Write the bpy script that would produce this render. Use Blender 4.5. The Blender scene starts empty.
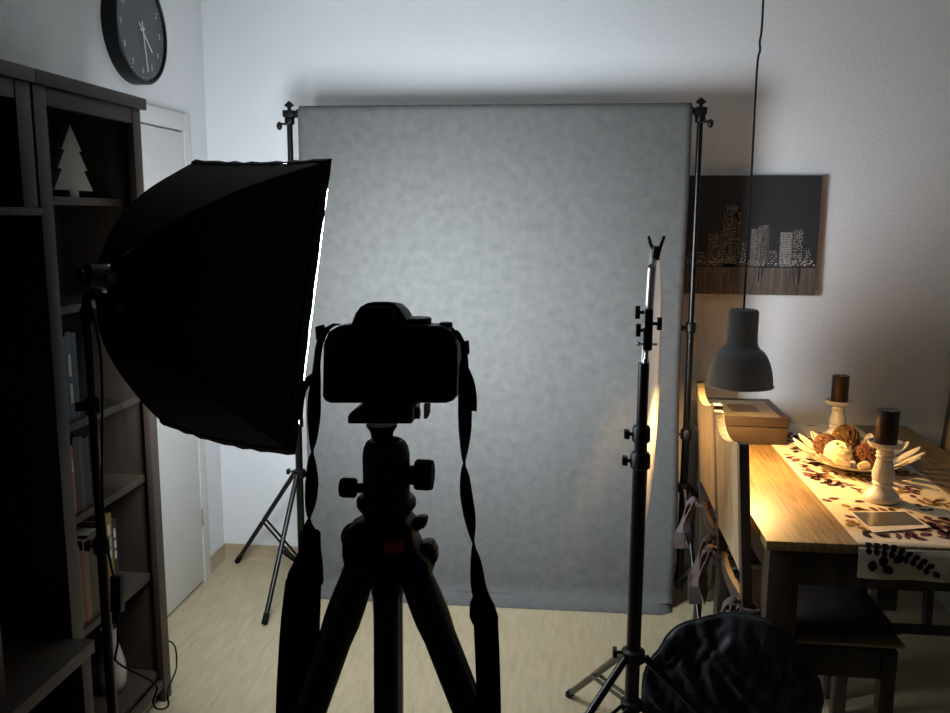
import bpy, bmesh, math, random
from mathutils import Vector, Matrix, noise

# ---------------------------------------------------------------- camera, world, lights, exposure
SC = bpy.context.scene
COL = SC.collection
F, W, H, CAMH = 870.0, 950.0, 713.0, 1.60
PITCH, YAW, ROLL = math.radians(9.2), math.radians(6.1), math.radians(0.3)
FW = Vector((-math.sin(YAW)*math.cos(PITCH), math.cos(YAW)*math.cos(PITCH), -math.sin(PITCH)))
_rt = Vector((math.cos(YAW), math.sin(YAW), 0)); _up = _rt.cross(FW)
RT = _rt*math.cos(ROLL) + _up*math.sin(ROLL); UP = _up*math.cos(ROLL) - _rt*math.sin(ROLL)
CP = Vector((0, 0, CAMH))
cam = bpy.data.objects.new('view_camera', bpy.data.cameras.new('view_camera')); COL.objects.link(cam)
cam.data.sensor_width = 36; cam.data.lens = 36*F/W; cam.data.clip_start = .02
M3 = Matrix((RT, UP, -FW)).transposed()
cam.matrix_world = Matrix.Translation(CP) @ M3.to_4x4()
SC.camera = cam
SC.view_settings.view_transform = 'Standard'; SC.view_settings.look = 'None'
SC.view_settings.gamma = 1; SC.view_settings.use_curve_mapping = False
SC.view_settings.exposure = 0.0
wd = bpy.data.worlds.new('dim_room'); SC.world = wd; wd.use_nodes = True
wd.node_tree.nodes['Background'].inputs[0].default_value = (.9, .92, 1, 1)
wd.node_tree.nodes['Background'].inputs[1].default_value = .006
SOFTBOX_RADIANCE, SOFTBOX_TINT = 28.0, (.85, .93, 1.0)
SOFTBOX_WATTS, SOFTBOX_SPREAD = 10.0, 85
PENDANT_RADIANCE, PENDANT_TINT = 820.0, (1.0, .57, .20)

# real-world reference points found from the perspective of the photograph
def ray(x, y): return FW + RT*((x-W/2)/F) - UP*((y-H/2)/F)
def ony(x, y, Y): d = ray(x, y); return CP + d*(Y/d.y)
def onx(x, y, X): d = ray(x, y); return CP + d*(X/d.x)
def onz(x, y, Z): d = ray(x, y); return CP + d*((Z-CAMH)/d.z)

XL, YB, XR, ZC, YR = -1.585, 3.756, 3.30, 2.53, -1.6     # left wall, back wall, right wall, ceiling, rear end
V = Vector
rnd = random.Random(7)

# ---------------------------------------------------------------- materials
def lin(c):
    return tuple((x/12.92 if x <= .04045 else ((x+.055)/1.055)**2.4) for x in c)
def hexc(s): s = s.lstrip('#'); return lin([int(s[i:i+2], 16)/255 for i in (0, 2, 4)])
def base(name):
    m = bpy.data.materials.new(name); m.use_nodes = True
    nt = m.node_tree; return m, nt, nt.nodes['Principled BSDF']
def mat(name, c, rough=.6, metal=0, var=.12, vscale=14, bump=0, bscale=60, stretch=(1, 1, 1), spec=.5, c2=None, sheen=0, detail=4):
    m, nt, b = base(name); c = hexc(c) if isinstance(c, str) else c
    b.inputs['Roughness'].default_value = rough; b.inputs['Metallic'].default_value = metal
    b.inputs['Specular IOR Level'].default_value = spec
    if sheen: b.inputs['Sheen Weight'].default_value = sheen
    tc = nt.nodes.new('ShaderNodeTexCoord'); mp = nt.nodes.new('ShaderNodeMapping')
    mp.inputs['Scale'].default_value = stretch; nt.links.new(tc.outputs['Object'], mp.inputs[0])
    n = nt.nodes.new('ShaderNodeTexNoise'); n.inputs['Scale'].default_value = vscale; n.inputs['Detail'].default_value = detail
    nt.links.new(mp.outputs[0], n.inputs['Vector'])
    r = nt.nodes.new('ShaderNodeValToRGB'); r.color_ramp.elements[0].position = .3; r.color_ramp.elements[1].position = .7
    d = (hexc(c2) if isinstance(c2, str) else c2) if c2 else tuple(x*(1-var) for x in c)
    e = c if c2 else tuple(min(1, x*(1+var)) for x in c)
    r.color_ramp.elements[0].color = (*d, 1); r.color_ramp.elements[1].color = (*e, 1)
    nt.links.new(n.outputs[0], r.inputs[0]); nt.links.new(r.outputs[0], b.inputs['Base Color'])
    if bump:
        n2 = nt.nodes.new('ShaderNodeTexNoise'); n2.inputs['Scale'].default_value = bscale; n2.inputs['Detail'].default_value = 3
        nt.links.new(mp.outputs[0], n2.inputs['Vector'])
        bp = nt.nodes.new('ShaderNodeBump'); bp.inputs['Strength'].default_value = bump; bp.inputs['Distance'].default_value = .004
        nt.links.new(n2.outputs[0], bp.inputs['Height']); nt.links.new(bp.outputs[0], b.inputs['Normal'])
    return m
def emit(name, c, s):
    m, nt, b = base(name); b.inputs['Base Color'].default_value = (.9, .9, .9, 1)
    b.inputs['Emission Color'].default_value = (*c, 1); b.inputs['Emission Strength'].default_value = s
    return m
def floor_mat():
    m, nt, b = base('linoleum'); L = nt.links.new
    b.inputs['Roughness'].default_value = .42; b.inputs['Specular IOR Level'].default_value = .35
    tc = nt.nodes.new('ShaderNodeTexCoord'); mp = nt.nodes.new('ShaderNodeMapping')
    mp.inputs['Rotation'].default_value = (0, 0, .45); mp.inputs['Scale'].default_value = (30, 5, 1); L(tc.outputs['Object'], mp.inputs[0])
    n = nt.nodes.new('ShaderNodeTexNoise'); n.inputs['Scale'].default_value = 1.6; n.inputs['Detail'].default_value = 6; L(mp.outputs[0], n.inputs['Vector'])
    r = nt.nodes.new('ShaderNodeValToRGB'); r.color_ramp.elements[0].position = .32; r.color_ramp.elements[1].position = .68
    r.color_ramp.elements[0].color = (*hexc('#a99b7e'), 1); r.color_ramp.elements[1].color = (*hexc('#b9aa8b'), 1)
    L(n.outputs[0], r.inputs[0])
    mp2 = nt.nodes.new('ShaderNodeMapping'); mp2.inputs['Rotation'].default_value = (0, 0, .45); mp2.inputs['Scale'].default_value = (150, 20, 1); L(tc.outputs['Object'], mp2.inputs[0])
    n2 = nt.nodes.new('ShaderNodeTexNoise'); n2.inputs['Scale'].default_value = 1; n2.inputs['Detail'].default_value = 2; L(mp2.outputs[0], n2.inputs['Vector'])
    r2 = nt.nodes.new('ShaderNodeValToRGB'); r2.color_ramp.elements[0].position = .24; r2.color_ramp.elements[1].position = .31
    r2.color_ramp.elements[0].color = (.45, .4, .33, 1); r2.color_ramp.elements[1].color = (1, 1, 1, 1); L(n2.outputs[0], r2.inputs[0])
    mx = nt.nodes.new('ShaderNodeMix'); mx.data_type = 'RGBA'; mx.blend_type = 'MULTIPLY'; mx.inputs[0].default_value = .8
    L(r.outputs[0], mx.inputs[6]); L(r2.outputs[0], mx.inputs[7]); L(mx.outputs[2], b.inputs['Base Color'])
    return m
MT = dict(
    wall=mat('woodchip_paint', '#dedfe1', .9, var=.02, vscale=3, bump=.55, bscale=110, spec=.1),
    ceil=mat('ceiling_paint', '#dcdcda', .9, var=.02, spec=.1),
    floor=floor_mat(),
    base=mat('baseboard_vinyl', '#a9977c', .5, var=.06),
    door=mat('door_paint', '#d0d0cc', .45, var=.02),
    dark=mat('brown_black_stain', '#40352c', .55, var=.18, vscale=9, stretch=(6, 6, .6), bump=.1),
    darkin=mat('brown_black_shaded', '#1a1613', .7, var=.15),  # back panels darker than the stain: recess shade put into the colour
    black=mat('black_plastic', '#060607', .45, var=.1, spec=.3),
    blackm=mat('black_metal_tube', '#060607', .3, var=.05, spec=.4),
    rubber=mat('black_rubber', '#070707', .8, spec=.2),
    fabric=mat('black_softbox_cloth', '#030304', .75, var=.3, vscale=30, spec=.12),
    nylon=mat('black_nylon', '#1b1d22', .5, var=.2, vscale=20, bump=.12, bscale=300, spec=.35, sheen=.15),
    strap=mat('black_webbing', '#060606', .8, bump=.3, bscale=400, spec=.2),
    chrome=mat('bright_steel', '#c8c8cc', .22, 1, var=.04),
    alum=mat('brushed_aluminium', '#c9c9c9', .35, .85, var=.05),
    red=mat('red_badge', '#8a1a14', .5),
    backdrop=mat('grey_nonwoven_cloth', '#616160', .95, var=.10, vscale=26, bump=.15, bscale=160, spec=.05, detail=12),
    white=mat('white_reflector_cloth', '#e6e2da', .7, var=.02),
    wtrans=None,
    ceramic=mat('white_ceramic', '#a89c98', .18, var=.02, spec=.6),
    chalk=mat('white_painted_wood', '#e4e2df', .4, var=.05, vscale=30),
    petal=mat('white_enamel', '#f0e6d0', .35, var=.04),
    treew=mat('pale_grey_wood', '#8f8a82', .75, var=.08, stretch=(3, 1, 1)),
    tablew=mat('oiled_table_wood', '#957a4e', .45, c2='#5f4a2d', vscale=5, stretch=(22, 1.4, 8), bump=.12, bscale=9),
    frame_shaded=mat('shaded_frame_wood', '#4a3d30', .55, c2='#30271f', vscale=5, stretch=(8, 8, 1.2), bump=.1),  # table and chair frames: shade put into a darker wood colour
    chairw=mat('greyed_chair_wood', '#b09c78', .5, c2='#807056', vscale=6, stretch=(6, 14, 1.2), bump=.12, bscale=12),
    cush=mat('dark_plum_cushion', '#33292c', .8, var=.15, bump=.2, bscale=30),
    mauve=mat('mauve_cloth', '#5c4d4d', .85, var=.12, bump=.2, bscale=60),
    lampg=mat('dark_grey_enamel', '#59626d', .42, var=.05, spec=.4),
    liner=mat('white_shade_lining', '#f0ece2', .5, var=.01),
    cardb=mat('brown_box_card', '#281c15', .6, var=.08, vscale=30),
    cardd=mat('dark_box_edge', '#33241b', .5),
    cream=mat('cream_print', '#8f8468', .6, var=.12, vscale=18),
    sepia=mat('sepia_print', '#5e4c3c', .6, var=.2, vscale=60),
    runner=mat('natural_linen', '#d8ccb6', .9, var=.05, vscale=120, bump=.3, bscale=500, spec=.05),
    leafp=mat('plum_print', '#603c48', .9, spec=.05), leafb=mat('brown_print', '#8a7048', .9, spec=.05), leafk=mat('dark_print', '#2c2024', .9, spec=.05),
    candle=mat('brown_wax', '#3a2019', .4, var=.08, spec=.5),
    wick=mat('wick_string', '#cfc8ba', .9),
    rattan=mat('brown_rattan', '#5c381b', .6, var=.25, vscale=40), bronze=mat('bronze_rattan', '#6b4c20', .4, .3, var=.3, vscale=40),
    pale=mat('bleached_shavings', '#ead9b4', .7, var=.06), rust=mat('reddish_rattan', '#663a1d', .6, var=.25, vscale=40), olive=mat('olive_rattan', '#8a8058', .6, var=.2, vscale=40),
    glossg=mat('grey_glossy_sheet', '#5f5952', .12, var=.04, spec=.6), paper=mat('white_paper', '#e6e2da', .6, var=.01),
    canvas=mat('night_sky_print', '#26262a', .7, var=.06, vscale=8),
    canv2=mat('dark_building_print', '#3a3636', .7, var=.1, vscale=40),
    canv3=mat('grey_building_print', '#6a6462', .7, var=.2, vscale=60),
    canvl=mat('bright_window_print', '#c6c0ba', .7, var=.1),
    canvw=mat('river_print', '#6e625a', .7, c2='#40362f', vscale=4, stretch=(26, 1, 1.2)),
    face=mat('slate_clock_face', '#484d51', .5, var=.03), clockm=mat('pale_clock_mark', '#c4cac6', .6),
    wallwhite=mat('white_lacquer', '#c9c6c0', .4),
)
def translucent(name, c, f):
    m = mat(name, c, .7, var=.02); nt = m.node_tree; b = nt.nodes['Principled BSDF']; o = nt.nodes['Material Output']
    t = nt.nodes.new('ShaderNodeBsdfTranslucent'); t.inputs[0].default_value = (*hexc(c), 1); x = nt.nodes.new('ShaderNodeMixShader'); x.inputs[0].default_value = f
    nt.links.new(b.outputs[0], x.inputs[1]); nt.links.new(t.outputs[0], x.inputs[2]); nt.links.new(x.outputs[0], o.inputs[0]); return m
MT['wtrans'] = translucent('white_reflective_cloth', '#f4f2ee', .12)
BOOKC = dict(navy='#16243a', blue='#1c3049', teal='#2c4a55', black='#141414', grey='#5e5f62', orange='#a04c18', rust='#5e2a16', tan='#6d5233', yellow='#8f701a', brown='#45301f', red='#7a2a20')
for k, c in BOOKC.items(): MT['bk_'+k] = mat('book_'+k, c, .5, var=.1, vscale=25)

# ---------------------------------------------------------------- mesh helpers
ROOTINV = {}
def frame(ax):
    ax = V(ax).normalized(); t = V((0, 0, 1)) if abs(ax.z) < .9 else V((1, 0, 0))
    u = t.cross(ax).normalized(); return u, ax.cross(u).normalized(), ax
class MB:
    def __init__(s): s.v = []; s.f = []
    def add(s, vs, fs):
        o = len(s.v); s.v += [V(p) for p in vs]; s.f += [tuple(i+o for i in f) for f in fs]; return s
    def box(s, lo, hi, R=None, c=None):
        (a, b, c0), (d, e, f) = lo, hi
        vs = [V(p) for p in ((a, b, c0), (d, b, c0), (d, e, c0), (a, e, c0), (a, b, f), (d, b, f), (d, e, f), (a, e, f))]
        if R is not None: c = V(c); vs = [R @ (p-c)+c for p in vs]
        return s.add(vs, [(0, 3, 2, 1), (4, 5, 6, 7), (0, 1, 5, 4), (1, 2, 6, 5), (2, 3, 7, 6), (3, 0, 4, 7)])
    def bar(s, p, q, w, d, up=(0, 0, 1)):
        p, q = V(p), V(q); ax = (q-p).normalized(); u = V(up).cross(ax)
        if u.length < 1e-4: u = V((1, 0, 0)).cross(ax)
        u.normalize(); n = ax.cross(u)
        o = [u*(sx*w/2)+n*(sy*d/2) for sx, sy in ((-1, -1), (1, -1), (1, 1), (-1, 1))]
        return s.add([p+k for k in o]+[q+k for k in o], [(0, 3, 2, 1), (4, 5, 6, 7), (0, 1, 5, 4), (1, 2, 6, 5), (2, 3, 7, 6), (3, 0, 4, 7)])
    def tube(s, pts, r, n=10, caps=True, closed=False):
        pts = [V(p) for p in pts]; m = len(pts); rs = r if isinstance(r, (list, tuple)) else [r]*m
        t0 = (pts[1]-pts[0]).normalized(); u, w, _ = frame(t0); vs = []
        for i, p in enumerate(pts):
            if closed: t = (pts[(i+1) % m]-pts[i-1]).normalized()
            else: t = (pts[min(i+1, m-1)]-pts[max(i-1, 0)]).normalized()
            u = (u - t*u.dot(t)).normalized(); w = t.cross(u)
            vs += [p + (u*math.cos(2*math.pi*k/n)+w*math.sin(2*math.pi*k/n))*rs[i] for k in range(n)]
        fs = []
        for i in range(m if closed else m-1):
            j = (i+1) % m
            for k in range(n): fs.append((i*n+k, i*n+(k+1) % n, j*n+(k+1) % n, j*n+k))
        if caps and not closed: fs += [tuple(reversed(range(n))), tuple(range((m-1)*n, m*n))]
        return s.add(vs, fs)
    def cyl(s, p, q, r, n=16, r2=None): return s.tube([p, q], [r, r if r2 is None else r2], n)
    def lathe(s, prof, o=(0, 0, 0), ax=(0, 0, 1), n=24, cap=True):
        u, w, a = frame(ax); o = V(o); vs = []
        for r, h in prof: vs += [o+a*h+(u*math.cos(2*math.pi*k/n)+w*math.sin(2*math.pi*k/n))*r for k in range(n)]
        fs = []
        for i in range(len(prof)-1):
            for k in range(n): fs.append((i*n+k, i*n+(k+1) % n, (i+1)*n+(k+1) % n, (i+1)*n+k))
        if cap: fs += [tuple(reversed(range(n))), tuple(range((len(prof)-1)*n, len(prof)*n))]
        return s.add(vs, fs)
    def prism(s, poly, ext):
        n = len(poly); poly = [V(p) for p in poly]; e = V(ext)
        return s.add(poly+[p+e for p in poly], [tuple(reversed(range(n))), tuple(range(n, 2*n))]+[(i, (i+1) % n, (i+1) % n+n, i+n) for i in range(n)])
    def grid(s, fn, nu, nv):
        vs = [fn(i/nu, j/nv) for i in range(nu+1) for j in range(nv+1)]
        return s.add(vs, [(i*(nv+1)+j, (i+1)*(nv+1)+j, (i+1)*(nv+1)+j+1, i*(nv+1)+j+1) for i in range(nu) for j in range(nv)])
    def ribbon(s, rows, th=.002):
        # rows: (centre, half-width vector); a flat band with thickness
        m = len(rows); vs = []
        for i, (p, h) in enumerate(rows):
            p, h = V(p), V(h); t = (V(rows[min(i+1, m-1)][0])-V(rows[max(i-1, 0)][0])).normalized()
            n = t.cross(h); n = n.normalized()*th/2 if n.length > 1e-9 else V((0, th/2, 0))
            vs += [p-h-n, p+h-n, p+h+n, p-h+n]
        fs = [(0, 3, 2, 1), tuple((m-1)*4+k for k in range(4))]
        for i in range(m-1):
            for k in range(4): fs.append((i*4+k, i*4+(k+1) % 4, i*4+4+(k+1) % 4, i*4+4+k))
        return s.add(vs, fs)
    def ball(s, c, r, n=16, m=10, sc=(1, 1, 1)):
        c = V(c); vs = []; fs = []
        for i in range(m+1):
            a = math.pi*i/m
            vs += [c+V((r*sc[0]*math.sin(a)*math.cos(2*math.pi*k/n), r*sc[1]*math.sin(a)*math.sin(2*math.pi*k/n), r*sc[2]*math.cos(a))) for k in range(n)]
        for i in range(m):
            for k in range(n): fs.append((i*n+k, (i+1)*n+k, (i+1)*n+(k+1) % n, i*n+(k+1) % n))
        return s.add(vs, fs)
    def mesh(s, name, inv=None, bev=0, seg=2, angle=35, solid=0):
        me = bpy.data.meshes.new(name); me.from_pydata([(inv @ p if inv else p) for p in s.v], [], s.f)
        bm = bmesh.new(); bm.from_mesh(me)
        bmesh.ops.remove_doubles(bm, verts=bm.verts, dist=1e-6)
        bmesh.ops.recalc_face_normals(bm, faces=bm.faces)
        if bev:
            es = [e for e in bm.edges if len(e.link_faces) == 2 and e.calc_face_angle(0) > math.radians(40)]
            bmesh.ops.bevel(bm, geom=es, offset=bev, segments=seg, affect='EDGES', clamp_overlap=True, profile=.6)
        if solid: bmesh.ops.solidify(bm, geom=bm.faces[:], thickness=solid)
        bm.to_mesh(me); bm.free()
        for p in me.polygons: p.use_smooth = True
        me.set_sharp_from_angle(angle=math.radians(angle))
        return me
    def build(s, name, m, parent=None, **k):
        inv = ROOTINV.get(parent.name) if parent else None
        me = s.mesh(name, inv, **k); me.materials.append(MT[m] if isinstance(m, str) else m)
        o = bpy.data.objects.new(name, me); COL.objects.link(o)
        if parent: o.parent = parent; ROOTINV[o.name] = inv if inv else Matrix()
        return o
def thing(name, label, cat, loc=(0, 0, 0), rotz=0, group=None):
    o = bpy.data.objects.new(name, None); COL.objects.link(o); o.empty_display_size = .05
    o.location = loc; o.rotation_euler = (0, 0, rotz)
    ROOTINV[o.name] = (Matrix.Translation(V(loc)) @ Matrix.Rotation(rotz, 4, 'Z')).inverted()
    return tag(o, label, cat, group)
def tag(o, label, cat, group=None):
    o['label'] = label; o['category'] = cat
    if group: o['group'] = group
    return o
def solo(mb, name, m, label, cat, loc, group=None, **k):
    me = mb.mesh(name, Matrix.Translation(-V(loc)), **k); me.materials.append(MT[m])
    o = bpy.data.objects.new(name, me); COL.objects.link(o); o.location = loc
    return tag(o, label, cat, group)
def struct(mb, name, m, parent=None, **k):
    o = mb.build(name, m, parent, **k)
    if not parent: o['kind'] = 'structure'; ROOTINV[o.name] = Matrix()
    return o
def copy_tree(o, parent=None):
    c = o.copy(); COL.objects.link(c); c.parent = parent
    for ch in o.children: copy_tree(ch, c)
    return c
def label_part(o, s): o['label'] = s; return o

# ---------------------------------------------------------------- the room
struct(MB().box((XL-.1, YR, -.06), (XR+.1, YB+.1, 0)), 'floor', 'floor')
struct(MB().box((XL-.1, YR, ZC), (XR+.1, YB+.1, ZC+.08)), 'ceiling', 'ceil')
struct(MB().box((XL-.1, YR, 0), (XL, YB+.1, ZC)), 'wall_left', 'wall')
struct(MB().box((XL, YB, 0), (XR, YB+.1, ZC)), 'wall_back', 'wall')
struct(MB().box((XR, YR, 0), (XR+.1, YB+.1, ZC)), 'wall_right', 'wall')
def skirting(a, b, n):
    # a coved vinyl strip: a vertical back with a small foot, running from a to b, n points into the room
    a, b, n = V(a), V(b), V(n)
    prof = [(0, .072), (.005, .070), (.006, .014), (.011, .004), (.014, 0), (0, 0)]
    poly = [a+n*d+V((0, 0, z)) for d, z in prof]
    return MB().prism(poly, b-a)
struct(skirting((XL, 3.545, 0), (XL, YB, 0), (1, 0, 0)), 'baseboard_left', 'base')
struct(skirting((XL, YB, 0), (XR, YB, 0), (0, -1, 0)), 'baseboard_back', 'base')
# flush white door with its flat casing, half hidden by the bookcase
d1 = struct(MB().box((XL, 2.68, .012), (XL+.020, 3.475, 1.925)), 'door_1', 'door', bev=.002)
MB().box((XL, 3.48, .0), (XL+.024, 3.545, 2.0)).build('casing', 'door', d1, bev=.003)
MB().box((XL, 2.61, .0), (XL+.026, 2.675, 2.0)).build('casing', 'door', d1, bev=.003)
MB().box((XL, 2.675, 1.932), (XL+.024, 3.48, 2.0)).build('casing', 'door', d1, bev=.003)
for z in (.26, 1.66):
    MB().cyl((XL+.026, 3.478, z), (XL+.026, 3.478, z+.075), .0045, 10).build('hinge', 'alum', d1)

# ---------------------------------------------------------------- wall clock
CX, CY, CZ = -1.526, 3.107, 2.251
clk = thing('wall_clock', 'round black wall clock with slate face and pale hands above the door', 'clock', (XL, CY, CZ))
MB().lathe([(.188, 0), (.190, .004), (.190, .052), (.187, .056), (.180, .056), (.178, .050), (.178, .044)], (XL, CY, CZ), (1, 0, 0), 64).build('case', 'black', clk)
fc = MB().lathe([(.1775, 0), (.1775, .002)], (XL+.0445, CY, CZ), (1, 0, 0), 64).build('face', 'face', clk)
FX = XL+.047
def text_mesh(body, size):
    cu = bpy.data.curves.new('t', 'FONT'); cu.body = body; cu.size = size; cu.align_x = 'CENTER'; cu.align_y = 'CENTER'; cu.resolution_u = 3
    ob = bpy.data.objects.new('t', cu); COL.objects.link(ob)
    me = bpy.data.meshes.new_from_object(ob.evaluated_get(bpy.context.evaluated_depsgraph_get()))
    bpy.data.objects.remove(ob); bpy.data.curves.remove(cu); return me
def put_text(body, size, org, ex, ey, name, m, parent):
    me = text_mesh(body, size); org, ex, ey = V(org), V(ex), V(ey); inv = ROOTINV[parent.name]
    for v in me.vertices: v.co = inv @ (org + ex*v.co.x + ey*v.co.y)
    me.materials.clear(); me.materials.append(MT[m])
    o = bpy.data.objects.new(name, me); COL.objects.link(o); o.parent = parent; ROOTINV[o.name] = inv; return o
for hnum in range(1, 13):
    a = math.radians(30*hnum)
    put_text(str(hnum), .030, (FX, CY+.142*math.sin(a), CZ+.142*math.cos(a)), (0, 1, 0), (0, 0, 1), 'numeral', 'clockm', fc)
    dm = MB()
    for q in range(5):
        a2 = a+math.radians(6*q); rr = .166; s = .0016 if q else .0028
        dm.cyl((FX-.001, CY+rr*math.sin(a2), CZ+rr*math.cos(a2)), (FX+.0006, CY+rr*math.sin(a2), CZ+rr*math.cos(a2)), s, 6)
    dm.build('minute_dots', 'clockm', fc)
def hand(name, deg, L, w, x):
    a = math.radians(deg); d = V((0, math.sin(a), math.cos(a))); c = V((x, CY, CZ))
    MB().bar(c-d*.028, c+d*L, .0018, w, (0, d.z, -d.y)).build(name, 'clockm', clk)
hand('hour_hand', 134, .098, .0055, FX+.004); hand('minute_hand', 171, .146, .0045, FX+.008)
MB().cyl((FX, CY, CZ), (FX+.011, CY, CZ), .006, 14).build('hub', 'clockm', clk)

# ---------------------------------------------------------------- dark wall unit on the left
BX = -1.300                       # front plane of the bookcases
def stile(bc, y0, y1, z0, z1): MB().box((BX-.02, y0, z0), (BX, y1, z1)).build('stile', 'dark', bc, bev=.0015)
bk = thing('bookcase', 'tall dark brown bookcase with open shelves beside the white door', 'bookcase', (-1.44, 2.34, 0))
MB().box((XL+.012, 2.052, 1.911), (BX+.012, 2.612, 1.945)).build('top_board', 'dark', bk, bev=.002)
for y0 in (2.056, 2.565): MB().box((XL+.012, y0, 0), (BX-.021, y0+.025, 1.911)).build('side_panel', 'dark', bk)
stile(bk, 2.054, 2.108, 0, 1.911); stile(bk, 2.544, 2.592, 0, 1.911)
MB().box((BX-.02, 2.109, 1.866), (BX-.002, 2.543, 1.910)).build('top_rail', 'dark', bk, bev=.0015)
MB().box((XL+.012, 2.082, .1), (XL+.018, 2.564, 1.91)).build('back_panel', 'darkin', bk)
SH = [(1.645, .045), (1.355, .018), (1.037, .012), (.775, .012), (.443, .012), (.100, .004)]
for z, rec in SH: MB().box((XL+.019, 2.0815, z-.022), (BX-.021-rec, 2.5645, z)).build('shelf', 'dark', bk, bev=.0015)
MB().box((BX-.018, 2.109, .05), (BX-.004, 2.543, .078)).build('plinth_rail', 'dark', bk, bev=.001)

br = thing('bridging_cabinet', 'dark brown overhead cabinet section left of the bookcase', 'cabinet', (-1.44, 1.93, 1.6))
MB().box((XL+.012, 1.70, 1.911), (BX+.012, 2.050, 1.945)).build('top_board', 'dark', br, bev=.002)
stile(br, 1.986, 2.043, 1.615, 1.91)
MB().box((BX-.02, 1.80, 1.866), (BX-.002, 1.985, 1.910)).build('top_rail', 'dark', br, bev=.0015)
MB().box((XL+.012, 1.79, 1.595), (BX+.006, 2.051, 1.614)).build('bottom_board', 'dark', br, bev=.0015)
MB().box((XL+.012, 2.026, 1.615), (BX-.021, 2.044, 1.91)).build('side_panel', 'dark', br)
MB().box((XL+.005, 1.79, .48), (XL+.011, 2.051, 1.91)).build('back_panel', 'darkin', br)  # dark panel added on down behind the open recess to keep it black

lb = thing('bookcase', 'dark brown cabinet upright at the very left edge on the low bench', 'bookcase', (-1.44, 1.60, .480))
stile(lb, 1.72, 1.775, .480, 1.91)
MB().box((XL+.012, 1.75, .480), (BX-.021, 1.775, 1.91)).build('side_panel', 'dark', lb)
MB().box((XL+.012, 1.30, .480), (BX-.021, 1.325, 1.91)).build('side_panel', 'dark', lb)
stile(lb, 1.30, 1.352, .480, 1.91)
MB().box((XL+.012, 1.28, 1.911), (BX+.018, 1.698, 1.945)).build('top_board', 'dark', lb)
MB().box((XL+.012, 1.326, .5), (XL+.018, 1.749, 1.91)).build('back_panel', 'darkin', lb)
for z in (.8, 1.2, 1.6): MB().box((XL+.019, 1.326, z-.022), (BX-.03, 1.749, z)).build('shelf', 'dark', lb)

tv = thing('low_bench', 'low dark brown media bench with open compartment at lower left', 'bench', (-1.41, 1.65, 0))
TX = -1.236
MB().box((XL+.012, 1.2, .444), (TX, 2.050, .479)).build('top_board', 'dark', tv, bev=.002)
MB().box((XL+.012, 2.003, 0), (TX-.012, 2.046, .443)).build('end_panel', 'dark', tv, bev=.0015)
MB().box((XL+.012, 1.22, 0), (TX-.012, 1.263, .443)).build('end_panel', 'dark', tv, bev=.0015)
MB().box((XL+.012, 1.264, .10), (TX-.03, 2.002, .122)).build('shelf', 'dark', tv)
MB().box((XL+.012, 1.264, .26), (TX-.02, 2.002, .282)).build('shelf', 'dark', tv)
MB().box((XL+.012, 1.264, .123), (XL+.018, 2.002, .443)).build('back_panel', 'darkin', tv)

# tree ornament
tz = 1.646; TXx = -1.385
half = [(.022, 0), (.022, .018), (.098, .018), (.055, .075), (.074, .075), (.035, .128), (.050, .128), (0, .197)]
poly = [(TXx, 2.352+y, tz+z) for y, z in half]+[(TXx, 2.352-y, tz+z) for y, z in reversed(half[:-1])]
solo(MB().prism(poly, (-.018, 0, 0)), 'tree_ornament', 'treew', 'pale wooden fir tree ornament standing on the top bookcase shelf', 'ornament', (TXx, 2.352, tz), bev=.001)

# books: spines face the room
def book(y, w, d, h, z, color, label, group, lean=0, mark=None):
    # y = left edge of the spine, w = thickness
    x1 = BX-.045; t = thing('book', label, 'book', (x1-d/2, y+w/2, z), 0, group)
    c = .0022; R = Matrix.Rotation(lean, 3, 'X'); pv = (x1, y+(w if lean < 0 else 0), z)
    q = dict(R=R, c=pv) if lean else {}
    cv = MB().box((x1-d, y, z), (x1-c, y+c, z+h), **q).box((x1-d, y+w-c, z), (x1-c, y+w, z+h), **q).box((x1-c, y, z), (x1, y+w, z+h), **q)
    cv.build('cover', 'bk_'+color, t)
    MB().box((x1-d+.004, y+c, z+.003), (x1-c, y+w-c, z+h-.004), **q).build('pages', 'paper', t)
    if mark:
        mk = MB()
        for f0, f1 in mark: mk.box((x1, y+w*.28, z+h*f0), (x1+.0004, y+w*.72, z+h*f1), **q)
        mk.build('spine_print', 'clockm', t)
    return t
yy = 2.115
for i, (c, w, h, lab) in enumerate([('black', .022, .255, 'black spine at the left post'), ('navy', .028, .250, 'navy spine with pale lettering'), ('teal', .024, .235, 'dark teal spine'), ('blue', .030, .245, 'dark blue spine'), ('navy', .022, .24, 'thin navy spine nearest the softbox pole')]):
    book(yy, w-.001, .17, h, 1.038, c, 'upright book with '+lab+', third bookcase shelf from top', 'dark blue books on the middle shelf', 0, [(.2, .42), (.5, .75)] if i in (1, 3) else None); yy += w
yy = 2.152
for c, w, h, lab in [('rust', .020, .20, 'rust spine at the post'), ('orange', .018, .195, 'orange spine'), ('black', .026, .215, 'black spine beside the orange one'), ('brown', .024, .21, 'brown spine'), ('black', .03, .2, 'thick black spine on the right')]:
    book(yy, w-.001, .16, h, .776, c, 'upright book with '+lab+', fourth bookcase shelf from top', 'orange and dark books', 0, [(.62, .8)] if c == 'orange' else None); yy += w
yy = 2.168
for c, w, h, lab in [('grey', .020, .235, 'grey spine at the post'), ('red', .016, .22, 'dark red spine'), ('tan', .028, .245, 'tan spine'), ('brown', .075, .25, 'brown spine behind the pole'), ('orange', .022, .262, 'amber spine'), ('yellow', .034, .275, 'yellow spine'), ('black', .026, .25, 'black spine beside the yellow one')]:
    book(yy, w-.001, .165, h, .444, c, 'upright book with '+lab+', shelf above the white jug', 'books above the white jug', 0, [(.5, .6), (.63, .73), (.76, .88)] if c in ('black', 'yellow') else None); yy += w
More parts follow.
